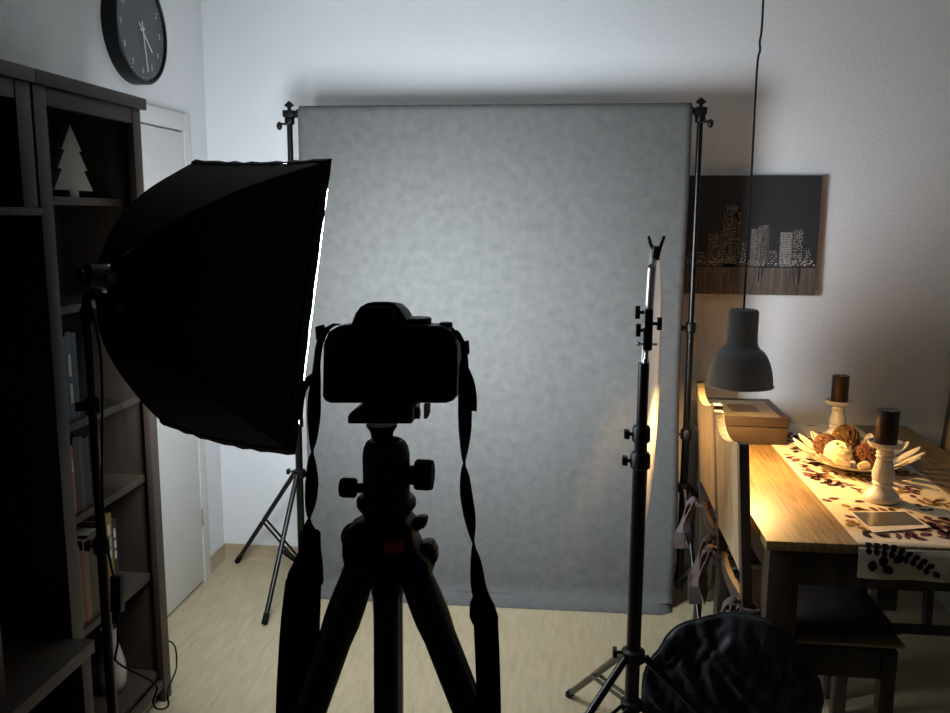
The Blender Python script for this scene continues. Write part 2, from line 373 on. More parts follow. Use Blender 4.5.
# white jug at the bottom
jx, jy, jz = -1.415, 2.43, .101
jug = thing('ceramic_jug', 'slender white ceramic jug with handle on the bottom bookcase shelf', 'jug', (jx, jy, jz))
MB().lathe([(.028, 0), (.036, .004), (.043, .03), (.046, .06), (.042, .10), (.031, .14), (.024, .17), (.0235, .195), (.027, .212), (.024, .213), (.020, .195), (.020, .17), (.02, .12)], (jx, jy, jz), n=28).build('body', 'ceramic', jug, angle=60)
MB().tube([(jx+a*.55, jy-a*.83, jz+b) for a, b in ((.020, .195), (.040, .200), (.054, .185), (.058, .155), (.054, .125), (.040, .105))], .006, 8).build('handle', 'ceramic', jug)

# ---------------------------------------------------------------- softbox on its light stand
E = V((.455, -.225, -.01)); Dn = V((-.063, -.119, -.692)); Ee = E.normalized(); Nn = E.cross(Dn).normalized(); Uu = Nn.cross(Ee).normalized()
if Uu.z < 0: Uu = -Uu
RC = V((-.877, 2.270, 1.373)); SW, SHH, SD = .2536, .377, .428
AP = RC - Nn*SD
sb = thing('softbox', 'large black softbox turned away towards the grey backdrop', 'softbox', AP)
def shell_pt(u, t):
    # u: depth 0 (apex) .. 1 (rim); t: around
    k = max(.09, u**.6)
    a = t*4; side = int(a) % 4; f = a-int(a)
    cs = [(-1, -1), (1, -1), (1, 1), (-1, 1)]
    p, q = cs[side], cs[(side+1) % 4]; x = p[0]+(q[0]-p[0])*f; y = p[1]+(q[1]-p[1])*f
    sag = 1+(.04 if side == 0 else -.02)*math.sin(math.pi*f)*(.4+.6*u)     # cloth pulled in between the rods
    wr = 1+.006*math.sin(37*t*6.28+u*9)*u
    x *= k*sag*wr; y *= k*sag*wr
    return AP + Nn*(SD*u) + Ee*(x*SW) + Uu*(y*SHH)
sh = MB().grid(lambda u, t: shell_pt(u, t), 18, 64).build('shell', 'fabric', sb, solid=.0015, angle=28)
rimb = MB().grid(lambda u, t: shell_pt(.955+.05*u, t)+(shell_pt(1, t)-RC)*.012, 2, 64)
rimb.build('rim_hem', 'fabric', sb, solid=.002)
for sx, sy in ((-1, -1), (1, -1), (1, 1), (-1, 1)):
    pts = []
    for i in range(12):
        u = i/11; k = max(.09, u**.6); pts.append(AP+Nn*(SD*u*.985+.004)+Ee*(sx*SW*k*.975)+Uu*(sy*SHH*k*.975))
    MB().tube(pts, .003, 6).build('rod', 'alum', sb)
MT['glow'] = emit('lit_diffuser_cloth', SOFTBOX_TINT, SOFTBOX_RADIANCE)
dif = MB(); s1 = .985
f0 = [RC+Ee*(x*SW*s1)+Uu*(y*SHH*s1)+Nn*.004 for x, y in ((-1, -1), (1, -1), (1, 1), (-1, 1))]
f1 = [RC+Ee*(x*SW*s1)+Uu*(y*SHH*s1)+Nn*.0085 for x, y in ((-1, -1), (1, -1), (1, 1), (-1, 1))]
dif.add(f0+f1, [(4, 5, 6, 7)]+[(i, (i+1) % 4, (i+1) % 4+4, i+4) for i in range(4)])
al = bpy.data.lights.new('softbox_light', 'AREA'); al.shape = 'RECTANGLE'; al.size, al.size_y = SW*1.9, SHH*1.9
al.energy = SOFTBOX_WATTS; al.color = SOFTBOX_TINT; al.spread = math.radians(SOFTBOX_SPREAD)
ao = bpy.data.objects.new('softbox_light', al); COL.objects.link(ao)
ao.matrix_world = Matrix.Translation(RC+Nn*.012) @ Matrix((Ee, Uu, Ee.cross(Uu))).transposed().to_4x4()
assert (ao.matrix_world.to_3x3() @ V((0, 0, -1))).dot(Nn) > .9 or (setattr(ao, 'matrix_world', Matrix.Translation(RC+Nn*.012) @ Matrix((-Ee, Uu, (-Ee).cross(Uu))).transposed().to_4x4()) or True)
label_part(dif.build('diffuser', 'glow', sb), 'glowing white front diffuser cloth')
hd = MB().lathe([(.020, -.045), (.026, -.042), (.030, -.02), (.034, .0), (.036, .02), (.036, .04)], AP, Nn, 20).build('lamp_head', 'black', sb)
MB().cyl(AP-Nn*.046, AP-Nn*.058, .012, 10).build('switch', 'black', hd)
for s in (-1, 1): MB().cyl(AP-Nn*.01+Ee*(.026*s), AP-Nn*.01+Ee*(.044*s), .010, 10).build('adjusting_knob', 'black', hd)

def light_stand(name, label, x, y, hub, low, feet, secs, foot_r=.011, group=None, rtop=.0):
    # secs: list of (z0, z1, radius) pole sections from bottom to top
    t = thing(name, label, 'light stand', (x, y, 0), 0, group)
    for z0, z1, r in secs: MB().cyl((x, y, z0), (x, y, z1), r, 16).build('pole_section', 'blackm', t)
    for (z0, z1, r), nx in zip(secs[:-1], secs[1:]):
        c = MB().lathe([(r+.004, 0), (r+.007, .004), (r+.007, .035), (r+.003, .042)], (x, y, z1-.025)).build('collar', 'black', t)
        MB().cyl((x-r-.004, y, z1-.006), (x-r-.022, y, z1-.006), .005, 8).bar((x-r-.02, y-.012, z1-.006), (x-r-.02, y+.012, z1-.006), .014, .022).build('lock_knob', 'black', c, bev=.003)
    r = secs[0][2]
    hb = MB().lathe([(r+.004, 0), (r+.012, .006), (r+.012, .034), (r+.004, .04)], (x, y, hub-.02)).build('hub_collar', 'black', t)
    MB().cyl((x-r-.008, y-.004, hub+.01), (x-r-.03, y-.01, hub+.01), .005, 8).bar((x-r-.03, y-.022, hub+.01), (x-r-.03, y+.006, hub+.01), .012, .02).build('lock_knob', 'black', hb, bev=.003)
    MB().lathe([(r+.004, 0), (r+.010, .005), (r+.010, .026), (r+.004, .03)], (x, y, low-.015)).build('brace_collar', 'black', t)
    for fx, fy in feet:
        d = V((fx-x, fy-y, 0)); u = d.normalized(); p = V((x, y, hub))+u*(r+.012); q = V((fx, fy, foot_r))
        lg = MB().cyl(p, q, .0105, 12).build('leg', 'blackm', t)
        MB().cyl(q-(q-p).normalized()*.035, q+(q-p).normalized()*.006, .0125, 12).build('rubber_foot', 'rubber', lg)
        m = p.lerp(q, .52); s = u.cross(V((0, 0, 1)))*.012
        b0 = V((x, y, low))+u*(r+.008)
        for sg in (-1, 1): MB().bar(b0+s*sg, m+s*sg, .003, .012).build('brace', 'blackm', t)
        MB().cyl(m-s*1.3, m+s*1.3, .004, 8).build('rivet', 'chrome', lg)
    return t
px, py = -1.126, 1.926
st = light_stand('light_stand', 'black light stand carrying the softbox beside the bookcase', px, py, .25, .12, [(px+.21*math.cos(a), py+.21*math.sin(a)) for a in (0, 2.094, 4.189)], [(.03, .80, .0125), (.80, 1.15, .0105), (1.15, AP.z-.10, .009)])
hp = AP-Nn*.012
MB().cyl((px, py, AP.z-.11), (px, py, AP.z-.075), .014, 14).tube([(px, py, AP.z-.08), (px+.004, py, AP.z-.05), (hp.x, hp.y, hp.z-.03)], .011, 10).build('tilt_bracket', 'black', st)

# mains cord of the softbox lamp
def smooth(pts, n=6):
    pts = [V(p) for p in pts]; out = []
    for i in range(len(pts)-1):
        p0, p1, p2, p3 = pts[max(i-1, 0)], pts[i], pts[i+1], pts[min(i+2, len(pts)-1)]
        for k in range(n):
            t = k/n; out.append(.5*((2*p1)+(p2-p0)*t+(2*p0-5*p1+4*p2-p3)*t*t+(3*p1-p0-3*p2+p3)*t**3))
    return out+[pts[-1]]
def dep(x, y, d): return CP+ray(x, y)*d
cord = thing('power_cord', 'black mains cord with inline box hanging beside the bookcase front', 'cord', dep(117, 600, 2.017))
MB().tube(smooth([hp+V((-.01, -.03, -.03)), dep(101, 360, 2.017), dep(102, 480, 2.017), dep(105, 530, 2.017), dep(110, 560, 2.017), dep(116, 590, 2.017)]), .0028, 6).build('cord', 'rubber', cord)
b0 = dep(117, 575, 2.017); b1 = dep(117.5, 612, 2.017)
MB().bar(b0, b1, .021, .026, (1, 0, 0)).build('inline_box', 'black', cord, bev=.004)
MB().tube(smooth([dep(117, 611, 2.017), dep(118, 640, 2.017), dep(116, 653, 2.038), dep(116, 661, 2.059), dep(128, 669, 2.142), dep(150, 680, 2.247), dep(157, 688, 2.299), dep(153, 702, 2.299), dep(158, 709, 2.351), dep(168, 706, 2.424), dep(168, 690, 2.466), V((-1.286, 2.606, .09)), V((-1.292, 2.610, .17)), V((-1.35, 2.625, .16)), V((-1.45, 2.65, .008))]), .0028, 6).build('cord', 'rubber', cord)

# ---------------------------------------------------------------- grey backdrop on two stands
SY = 3.50; LX, RX = -1.128, .487; BZ = 2.0
for nm, X, lab, feet in (('backdrop_stand', LX, 'black tripod stand holding the left end of the grey backdrop', [(-1.162, 3.115), (-1.50, 3.70), (-.80, 3.70)]),
                         ('backdrop_stand', RX, 'black tripod stand holding the right end of the backdrop, before the skyline picture', [(.525, 3.10), (.84, 3.68), (.14, 3.70)])):
    s = light_stand(nm, lab, X, SY, .505, .11, feet, [(.07, .735, .0155), (.735, 1.17, .0135), (1.17, 1.975, .0115)], group='backdrop stands')
    sg = -1 if X < 0 else 1
    hm = MB().lathe([(.012, -.03), (.02, -.026), (.02, .0), (.013, .012)], (X, SY, 1.985)).box((X-.022, SY-.022, 1.985), (X+.022, SY+.022, 2.012)).build('bar_mount', 'black', s, bev=.003)
    MB().cyl((X, SY, 2.012), (X, SY, 2.028), .008, 10).prism([(X, SY-.004, 2.018), (X+.022, SY-.004, 2.032), (X, SY-.004, 2.050), (X-.022, SY-.004, 2.032)], (0, .008, 0)).build('wing_nut', 'black', hm, bev=.003)
    MB().cyl((X-.0, SY-.012, 1.958), (X+sg*.034, SY-.02, 1.958), .005, 8).ball((X+sg*.036, SY-.02, 1.950), .012, 10, 8, (1, 1, 1.4)).build('clamp_knob', 'black', hm)
solo(MB().cyl((LX+.024, SY, BZ), (RX-.024, SY, BZ), .012, 16).lathe([(.012, 0), (.017, .003), (.017, .03), (.012, .033)], (LX+.026, SY, BZ), (1, 0, 0)).lathe([(.012, 0), (.017, .003), (.017, .03), (.012, .033)], (RX-.059, SY, BZ), (1, 0, 0)),
     'crossbar', 'blackm', 'black horizontal crossbar carrying the grey backdrop cloth', 'crossbar', (LX+.024, SY, BZ))
bx0, bx1 = -1.083, .452
def bd_profile():
    P = []
    for i in range(12):                           # once over the bar, hem at the back
        a = math.radians(250-i*(250)/11); P.append((SY-.034*math.cos(a), BZ-.004+.034*math.sin(a)))
    P[-1] = (SY-.034, BZ-.004)
    for i in range(1, 40): P.append((SY-.034, BZ-.004-(BZ-.075)*i/39))
    for i in range(1, 9):
        a = math.radians(90*i/8); P.append((SY-.034-.07*(1-math.cos(a)), .071-.067*math.sin(a)))
    P.append((3.385, .0035))
    return P
BP = bd_profile()
def bd(u, v):
    i = v*(len(BP)-1); k = int(i); k = min(k, len(BP)-2); f = i-k
    y = BP[k][0]+(BP[k+1][0]-BP[k][0])*f; z = BP[k][1]+(BP[k+1][1]-BP[k][1])*f
    x = bx0+(bx1-bx0)*u; dn = max(0, (1.9-z)/1.9)
    amp = .006*dn*(1+1.5*max(0, u-.8)*5)
    if z > .03: y += amp*math.sin(u*9+1.3*math.sin(z*2.2))+amp*.5*math.sin(u*23+z*3)
    if z < .02: y += .018*(1-u)*-1+.03*max(0, u-.97)/.03
    x += (.012*math.sin(z*4))*max(0, u-.9)*10*dn
    return V((x, y, z))
solo(MB().grid(bd, 60, len(BP)*2), 'backdrop', 'backdrop', 'large plain grey backdrop cloth hanging from the crossbar down to the floor', 'backdrop', (-.3, SY, 0), angle=180, solid=.0012)

# ---------------------------------------------------------------- stills camera on the tripod (1 px in the photo is about 1 mm here)
KX, KY, KZ = -.184, .885, 1.4575
cm = thing('stills_camera', 'black stills camera seen from behind on the tripod, straps hanging down', 'camera', (KX, KY, KZ-.049))
def kp(px_, py_, y=0.0): return ony(px_, py_, KY+y)
def outline(pts, y0, y1, dz=0): return MB().prism([kp(a, b, y0) for a, b in pts], (0, y1-y0, dz))
body = [(322, 396), (324, 401), (330, 403.5), (446, 403.5), (453, 401), (456.5, 395), (457.5, 372), (457, 348), (454, 336), (448, 329), (440, 326), (432, 325.5), (406, 325), (352, 324), (338, 326), (328, 332), (323, 345)]
outline(body, -.02, .018, -.002).build('body', 'black', cm, bev=.004, seg=3)
outline([(350, 325), (355, 313), (360, 306.5), (366, 303), (374, 301.5), (388, 301.5), (394, 303), (400, 309), (406, 319), (408, 325)], -.018, .034, -.006).build('viewfinder_hump', 'black', cm, bev=.004, seg=3)
outline([(358, 327), (360, 312), (365, 307), (388, 307), (393, 312), (396, 327)], -.032, -.0185).build('eyecup', 'rubber', cm, bev=.004)
MB().lathe([(.0135, 0), (.0142, .001), (.0142, .008), (.013, .009)], kp(418, 326, .004), n=28).build('mode_dial', 'black', cm)
MB().lathe([(.007, 0), (.007, .004), (.006, .005)], kp(446, 327, -.004), n=16).build('control_dial', 'black', cm)
sc_ = outline([(335, 396), (335, 340), (412, 340), (412, 396)], -.0235, -.0205).build('screen', 'glossb' if 'glossb' in MT else 'black', cm, bev=.001)
outline([(418, 398), (418, 340), (424, 334), (450, 338), (454, 350), (454, 396), (448, 400)], -.0255, -.0205).build('thumb_grip', 'rubber', cm, bev=.003)
for bx, by in ((430, 362), (438, 370), (430, 378), (422, 370), (430, 370), (430, 390), (444, 390)): MB().cyl(kp(bx, by, -.0253), kp(bx, by, -.0275), .0028, 10).build('button', 'black', cm)
outline([(427, 399), (427, 345), (436, 332), (452, 336), (456, 350), (456, 399)], .0185, .055, -.006).build('hand_grip', 'rubber', cm, bev=.008, seg=3)
MB().lathe([(.036, 0), (.036, .03), (.039, .032), (.039, .085), (.036, .09), (.033, .09), (.03, .08)], kp(376, 362, .0185), (0, 1, 0), 32).build('lens', 'black', cm)
for lx, ly in ((327, 336), (453, 336)): MB().tube([kp(lx+5*math.cos(a), ly+5*math.sin(a), -.002) for a in [i*math.pi/5 for i in range(10)]], .0014, 6, closed=True).build('strap_lug', 'chrome', cm)
def strap_rows(rows):
    # rows: (px, py, half-width mm, twist degrees, y offset)
    R_ = smooth([(a, b, y) for a, b, w, t, y in rows], 8); ws = smooth([(w, t, 0) for a, b, w, t, y in rows], 8)
    out = []
    for p, q in zip(R_, ws):
        c = kp(p.x, p.y, p.z); out.append((c, V((math.cos(math.radians(q.y)), math.sin(math.radians(q.y)), 0))*(q.x*.001)))
    return out
spl = MB().ribbon(strap_rows([(337, 324, 4, 0, -.004), (327, 329, 4, 30, -.008), (320, 343, 4.5, 55, -.014), (317, 362, 4, 50, -.02), (316, 378, 5, 40, -.022), (314.5, 394, 6.5, 20, -.024), (314, 412, 7, 10, -.026), (313.5, 430, 6, 50, -.028), (313, 446, 6.5, 88, -.03), (312, 462, 6.5, 140, -.03), (312, 480, 7, 170, -.03), (311, 498, 6.5, 215, -.03), (310, 514, 6.5, 266, -.03), (309.5, 528, 8, 330, -.03), (309, 540, 9, 358, -.03)]), .0018).build('strap', 'strap', cm)
MB().ribbon(strap_rows([(317, 372, 4, 10, -.024), (309, 380, 5, 0, -.026), (303, 390, 4, 0, -.028), (300, 404, 4, 0, -.028), (298.5, 420, 4, 0, -.028)]), .0018).build('strap_tail', 'strap', cm)
spr = MB().ribbon(strap_rows([(446, 329, 4, 0, -.004), (455, 331, 4, -30, -.008), (462, 342, 4, -50, -.012), (464.5, 356, 4.5, -45, -.018), (464, 368, 5, -20, -.02), (464.5, 382, 6, -10, -.022), (465, 398, 7, 0, -.024), (465, 416, 7, 0, -.026), (465, 436, 6.5, 40, -.028), (464.5, 460, 6.5, 88, -.03), (465, 476, 6, 140, -.03), (466.5, 496, 6.5, 175, -.03), (470, 518, 6.5, 220, -.03), (473, 538, 6.5, 266, -.03), (476, 560, 7, 320, -.03), (478, 582, 8, 350, -.03), (481, 596, 9, 358, -.03)]), .0018).build('strap', 'strap', cm)
MB().ribbon(strap_rows([(466, 368, 3, 0, -.0235), (470, 382, 4.5, 0, -.0245), (472, 398, 5, 0, -.0255), (472, 411, 4.8, 0, -.0265)]), .0018).build('strap_tail', 'strap', cm)
for a in ((318.5, 333), (464, 349)): outline([(a[0]-4, a[1]-6), (a[0]+4, a[1]-8), (a[0]+5, a[1]+6), (a[0]-3, a[1]+8)], -.016, -.006).build('strap_slider', 'rubber', cm, bev=.002)
# the broad padded part: two ends come down left and right and meet in a loop below the picture
outline([(299, 534), (302, 530.5), (316, 530.5), (319.5, 534), (320, 552), (322, 566), (322.5, 586), (285, 586), (287, 574), (294, 560), (298, 552)], -.037, -.030).build('pad_end', 'rubber', cm, bev=.003)
outline([(475, 592), (482, 591), (489, 596), (494, 606), (498, 618), (498, 627), (473, 627), (469, 618), (469.5, 604)], -.037, -.030).build('pad_end', 'rubber', cm, bev=.003)
MB().ribbon(strap_rows([(303.5, 580, 19, 0, -.034), (300.5, 620, 21, 0, -.036), (298.5, 660, 22, 0, -.038), (296, 713, 22, 0, -.04), (297, 780, 22, 10, -.045), (318, 850, 21, 35, -.055), (355, 892, 20, 75, -.07), (395, 905, 20, 95, -.075), (440, 890, 20, 120, -.07), (472, 845, 18, 150, -.055), (489, 780, 14, 172, -.045), (489, 713, 12.8, 180, -.04), (487.5, 660, 12.8, 180, -.037), (485.5, 615, 12.8, 180, -.034)]), .004).build('strap_pad', 'strap', cm)

# tripod
tp = thing('tripod', 'black tripod with ball head under the stills camera in the foreground', 'tripod', (KX, KY, 0))
outline([(347.5, 424), (347.5, 416.5), (350, 413), (357, 410), (361, 405), (408, 405), (412, 410), (412, 424)], -.025, .025).build('quick_release_clamp', 'black', tp, bev=.002)
MB().cyl(kp(412, 413), kp(415, 413), .004, 10).cyl(kp(414.5, 413), kp(420, 413), .0065, 12).build('clamp_knob', 'black', tp, bev=.001)
outline([(423.5, 404), (430, 404), (430, 413), (427, 419), (423.5, 419)], -.018, -.012).build('clamp_lever', 'alum', tp, bev=.001)
MB().lathe([(.0115, .0), (.0125, .006), (.0165, .012), (.0165, .014)], kp(382, 437), n=24).build('ball_stem', 'black', tp)
HX = 386.6
hs = MB().lathe([(r_*1.06, h_) for r_, h_ in [(.0195, -.006), (.0235, -.002), (.0238, .006), (.0238, .045), (.0225, .053), (.020, .0585), (.0165, .0612), (.014, .0605), (.013, .05)]], kp(HX, 495), n=32).build('ball_housing', 'black', tp)
MB().lathe([(.019, 0), (.023, .004), (.028, .010), (.032, .016), (.032, .022), (.029, .026), (.02, .027)], kp(HX, 519), n=32).build('pan_base', 'black', tp)
kl = MB().cyl(kp(364, 488), kp(355, 488), .0055, 14).build('knob_shaft', 'black', tp)
MB().lathe([(.0095, 0), (.0108, .0015), (.0108, .0145), (.0095, .017)], kp(356, 488), (-1, 0, 0), 20).build('friction_knob', 'rubber', tp)
MB().cyl(kp(409, 475), kp(416, 475), .0105, 16).build('knob_shaft', 'black', tp)
MB().lathe([(.015, 0), (.0165, .002), (.0165, .015), (.0155, .019)], kp(415.2, 474.5), (1, 0, 0), 20).build('main_lock_knob', 'rubber', tp)
mk = MB().tube([kp(383.5+5*math.cos(a), 477+5*math.sin(a), -.0241) for a in [i*math.pi/12 for i in range(24)]], .00045, 5, closed=True)
mk.tube([kp(380.8, 474.6, -.0242), kp(383.5, 480, -.0242), kp(386.2, 474.6, -.0242)], .0006, 5)
mk.build('round_emblem', 'bk_grey', hs)
MB().lathe([(.0190, -.03), (.0190, .012)], kp(HX, 530), n=24).build('column_top', 'black', tp)
cst = outline([(350, 588), (344, 572), (341, 556), (341, 543), (346, 531), (358, 524), (369, 521), (404, 521), (411, 529), (413, 545), (418, 556), (428, 566), (430, 578), (424, 588)], -.034, .008).build('shoulder_casting', 'black', tp, bev=.006, seg=3)
MB().lathe([(.0165, -.012), (.0168, -.011), (.0168, .011), (.0165, .012)], kp(HX, 583), n=24).build('lower_collar', 'black', tp)
MB().cyl(kp(HX, 560), kp(HX, 860), .0143, 24).build('centre_column', 'blackm', tp)
MB().ball(kp(356.5, 537), .0172, 18, 12, (1, 1, .98)).build('level_housing', 'black', tp)
MB().ball(kp(411, 539), .0095, 14, 10).build('lock_boss', 'black', tp)
outline([(403, 527), (408, 521), (420, 517), (426, 517.5), (427.5, 521), (425, 528), (417, 532), (406, 533)], -.012, 0).build('column_lever', 'black', tp, bev=.003)
outline([(384, 541.5), (403, 540), (403.5, 552.5), (385, 554)], -.037, -.0335).build('badge', 'red', cst)
apx = kp(HX, 566)
for k, ang in enumerate((-18.3, 221.7, 101.7)):
    a = math.radians(ang); u = V((math.cos(a), math.sin(a), 0)); tn = u.cross(V((0, 0, 1)))
    root = apx+u*.036+V((0, 0, -.004)); foot = V((KX+u.x*.57, KY+u.y*.57, .014)); dr = (foot-root).normalized()
    lg = MB().tube([root-dr*.024, root-dr*.018, root-dr*.008, root+dr*.03, root+dr*.05, root+dr*.07, root+dr*.44], [.006, .013, .0175, .0195, .0195, .0178, .0172], 18).build('leg', 'blackm', tp)
    MB().tube([root+dr*.43, root+dr*.50], .0185, 16).build('leg_lock', 'rubber', lg)
    MB().tube([root+dr*.48, root+dr*.88], .0145, 16).build('leg_section', 'blackm', lg)
    MB().tube([root+dr*.86, root+dr*.93], .016, 16).build('leg_lock', 'rubber', lg)
    MB().tube([root+dr*.9, foot], .012, 14).ball(foot, .0135, 12, 8).build('leg_section', 'rubber', lg)
    MB().cyl(root-tn*.022, root+tn*.022, .008, 12).build('hinge_bolt', 'black', lg)
outline([(417, 552), (420, 545), (426, 543), (432, 544.5), (436, 552), (436.5, 562), (432, 568), (421, 564)], -.012, .008).build('angle_lock', 'black', tp, bev=.003)

# ---------------------------------------------------------------- reflector and its stand
sx_, sy_ = .194, 2.20
rs = light_stand('light_stand', 'black light stand with clip arm holding the round white reflector', sx_, sy_, .443, .30, [(.033, 2.73), (-.205, 1.807), (.713, 2.063)], [(.16, .985, .0190), (.985, 1.055, .0165), (1.055, 1.235, .0140)])
p = V((sx_, sy_, 0))
def rp(a, b, y=0): q = ony(a, b, sy_+y); return q
MB().tube([(sx_+.004, sy_, 1.232), (sx_+.004, sy_, 1.242), (sx_+.005, sy_, 1.25), (sx_+.005, sy_, 1.262), (sx_+.006, sy_, 1.27)], [.008, .008, .0055, .0055, .008], 12).build('spigot', 'chrome', rs)
hx = sx_+.007
swv = MB().box((hx-.011, sy_-.012, 1.268), (hx+.011, sy_+.012, 1.325)).box((hx-.009, sy_-.010, 1.325), (hx+.011, sy_+.012, 1.372)).build('swivel_block', 'black', rs, bev=.003)
def tknob(pt, d, L, name='t_knob'):
    pt, d = V(pt), V(d); MB().cyl(pt, pt+d*L, .0045, 8).bar(pt+d*L-V((0, 0, .016)), pt+d*L+V((0, 0, .016)), .012, .012, (0, 1, 0)).build(name, 'black', swv, bev=.003)
tknob((hx-.01, sy_, 1.363), (-1, 0, 0), .017); tknob((hx+.01, sy_, 1.335), (1, 0, 0), .018); tknob((hx-.01, sy_, 1.318), (-1, 0, 0), .014)
MB().cyl((hx-.024, sy_-.006, 1.284), (hx+.024, sy_-.006, 1.284), .003, 8).ball((hx-.024, sy_-.006, 1.284), .006, 8, 6).build('cross_pin', 'alum', swv)
a0 = V((hx+.001, sy_+.004, 1.362)); a1 = V((hx+.003, sy_-.01, 1.475)); a2 = V((hx+.019, sy_+.10, 1.515))
MB().cyl(a0, a1, .0105, 16).cyl(a1, a2, .0105, 16).build('holder_arm', 'alum', rs, angle=50)
tipc = V(rp(656, 247, .03)); 
clp = MB().tube([rp(653.5, 262, .03), rp(655, 252, .03), rp(656, 246, .03)], [.007, .009, .009], 10).build('clip_body', 'black', rs)
MB().tube([rp(655, 252, .03), rp(650.5, 244, .03), rp(648.5, 236, .03)], [.005, .0045, .0035], 8).build('clip_jaw', 'black', clp)
MB().tube([rp(657, 260, .03), rp(660, 248, .03), rp(664.5, 236, .03)], [.005, .0045, .0035], 8).build('clip_jaw', 'black', clp)
MB().cyl(rp(655.3, 248.5, .015), rp(655.3, 248.5, .02), .003, 8).build('clip_rivet', 'chrome', clp)
rn = V((.9874, -.158, 0)); re_ = V((.158, .9874, 0)); rcn = ony(651, 388, 2.80); RR = .434
rf = thing('reflector', 'round white reflector disc seen almost edge on behind its stand', 'reflector', rcn-V((0, 0, RR)))
MB().grid(lambda u, v: rcn+(re_*math.cos(v*2*math.pi)+V((0, 0, 1))*math.sin(v*2*math.pi))*(RR*u)+rn*(.0025*math.sin(u*5+v*12)*u), 8, 48).build('cloth', 'wtrans', rf)
MB().tube([rcn+(re_*math.cos(i*math.pi/32)+V((0, 0, 1))*math.sin(i*math.pi/32))*RR for i in range(64)], .004, 8, closed=True).build('rim_band', 'white', rf)

# black pouch leaning on the chair
bg = thing('fabric_pouch', 'round black wrinkled fabric pouch leaning on the floor against the dining chair', 'bag', (.462, 2.245, 0))
BR = .248; bc = V((.468, 2.240, BR+.034)); TILT = Matrix.Rotation(math.radians(-5), 3, 'X')
def pouch(side):
    def fn(u, v):
        a = v*2*math.pi; r = BR*u*(1.0+.10*max(0, math.sin(a-.45))**1.5+.05*noise.noise(V((math.cos(a)*2.6, math.sin(a)*2.6, 2)))+.018*noise.noise(V((math.cos(a)*9, math.sin(a)*9, 5))))
        t = .045*math.sqrt(max(0, 1-u**2.6))
        x, z = r*math.cos(a)*.95, r*math.sin(a)
        w = noise.noise(V((x*7, z*3+3, side)))*.022-abs(noise.noise(V((x*15+z*9, z*6-x*4, 4+side))))*.05-abs(noise.noise(V((x*34-z*12, z*14, 9+side))))*.022
        w += .006*math.sin(a*17+2*noise.noise(V((x*9, z*9, 1))))*u**3
        q = V((x*(1+.02*noise.noise(V((a, 1, 0)))*u), side*(t+w*min(1, (1-u)*7)), z))
        return bc+TILT @ q
    return fn
pm = MB().grid(pouch(-1), 44, 160).grid(pouch(1), 30, 160)
pm.build('pouch_body', 'nylon', bg, angle=180)
MB().tube([pouch(-1)(1.0, i/80) for i in range(80)], .0028, 6, closed=True).build('piping', 'nylon', bg)

# ---------------------------------------------------------------- dining table and what stands on it
TB = (.533, 2.25, 1.385, 3.63); TZ = .76
tbl = thing('dining_table', 'wooden dining table with glowing honey top under the pendant lamp', 'table', ((TB[0]+TB[2])/2, (TB[1]+TB[3])/2, 0))
MB().box((TB[0], TB[1], TZ-.026), (TB[2], TB[3], TZ)).build('top', 'tablew', tbl, bev=.002)
for X in (TB[0]+.012, TB[2]-.092):
    for Y in (TB[1]+.012, TB[3]-.092): MB().box((X, Y, 0), (X+.08, Y+.08, TZ-.0265)).build('leg', 'frame_shaded', tbl, bev=.002)
for Y in (TB[1]+.026, TB[3]-.05): MB().box((TB[0]+.092, Y, .632), (TB[2]-.092, Y+.024, TZ-.0265)).build('apron', 'frame_shaded', tbl, bev=.001)
for X in (TB[0]+.026, TB[2]-.05): MB().box((X, TB[1]+.092, .632), (X+.024, TB[3]-.092, TZ-.0265)).build('apron', 'frame_shaded', tbl, bev=.001)

# runner: a cloth that lies along the table and falls over both ends
ru0, ru1 = .766, 1.176
def rpos(x, s, lift=0.0):
    # s: distance along from the near hem; near drop .09, then the top
    drop = .088; L = TB[3]-TB[1]; e = .0045+lift
    if s < drop:
        k = (drop-s)/drop
        return V((x, TB[1]-e-.003*k-.004*k*math.sin(x*40), TZ-(drop-s)))
    if s < drop+L: return V((x, TB[1]+(s-drop), TZ+.002+lift))
    return V((x, TB[3]+e, TZ-(s-drop-L)))
ru = thing('table_runner', 'cream linen table runner with plum and brown leaf print', 'table runner', ((ru0+ru1)/2, 2.9, TZ))
MB().grid(lambda u, v: rpos(ru0+(ru1-ru0)*u, v*(.088+TB[3]-TB[1]+.10)), 12, 80).build('cloth', 'runner', ru, solid=.0012, angle=50)
lf = {'leafp': MB(), 'leafb': MB(), 'leafk': MB()}
def leaf(key, x, s, ang, L, w, n=5):
    c, sn = math.cos(ang), math.sin(ang); up, dn = [], []
    for i in range(n+1):
        t = i/n; ww = w*math.sin(math.pi*min(1, t*.92+.04))**.8
        for sg, lst in ((1, up), (-1, dn)):
            xx = x+c*L*t-sn*ww*sg; ss = s+sn*L*t+c*ww*sg
            if xx < ru0+.004 or xx > ru1-.004 or ss < .003 or ss > 1.45: return
            lst.append(rpos(xx, ss, .0016))
    k = len(up); lf[key].add(up+dn, [(i, i+1, k+i+1, k+i) for i in range(n)])
def sprig(key, x, s, ang, n, L, w, gap, bend=0):
    for i in range(n):
        leaf(key, x, s, ang+1.0, L, w); leaf(key, x, s, ang-1.0, L, w)
        x += math.cos(ang)*gap; s += math.sin(ang)*gap; ang += bend
    leaf(key, x, s, ang, L, w)
sprig('leafk', .785, .083, -.05, 9, .020, .008, .020, -.07)
sprig('leafk', .80, .02, .5, 2, .03, .012, .03); sprig('leafk', 1.0, .105, -.2, 6, .016, .006, .017)
rr = random.Random(11)
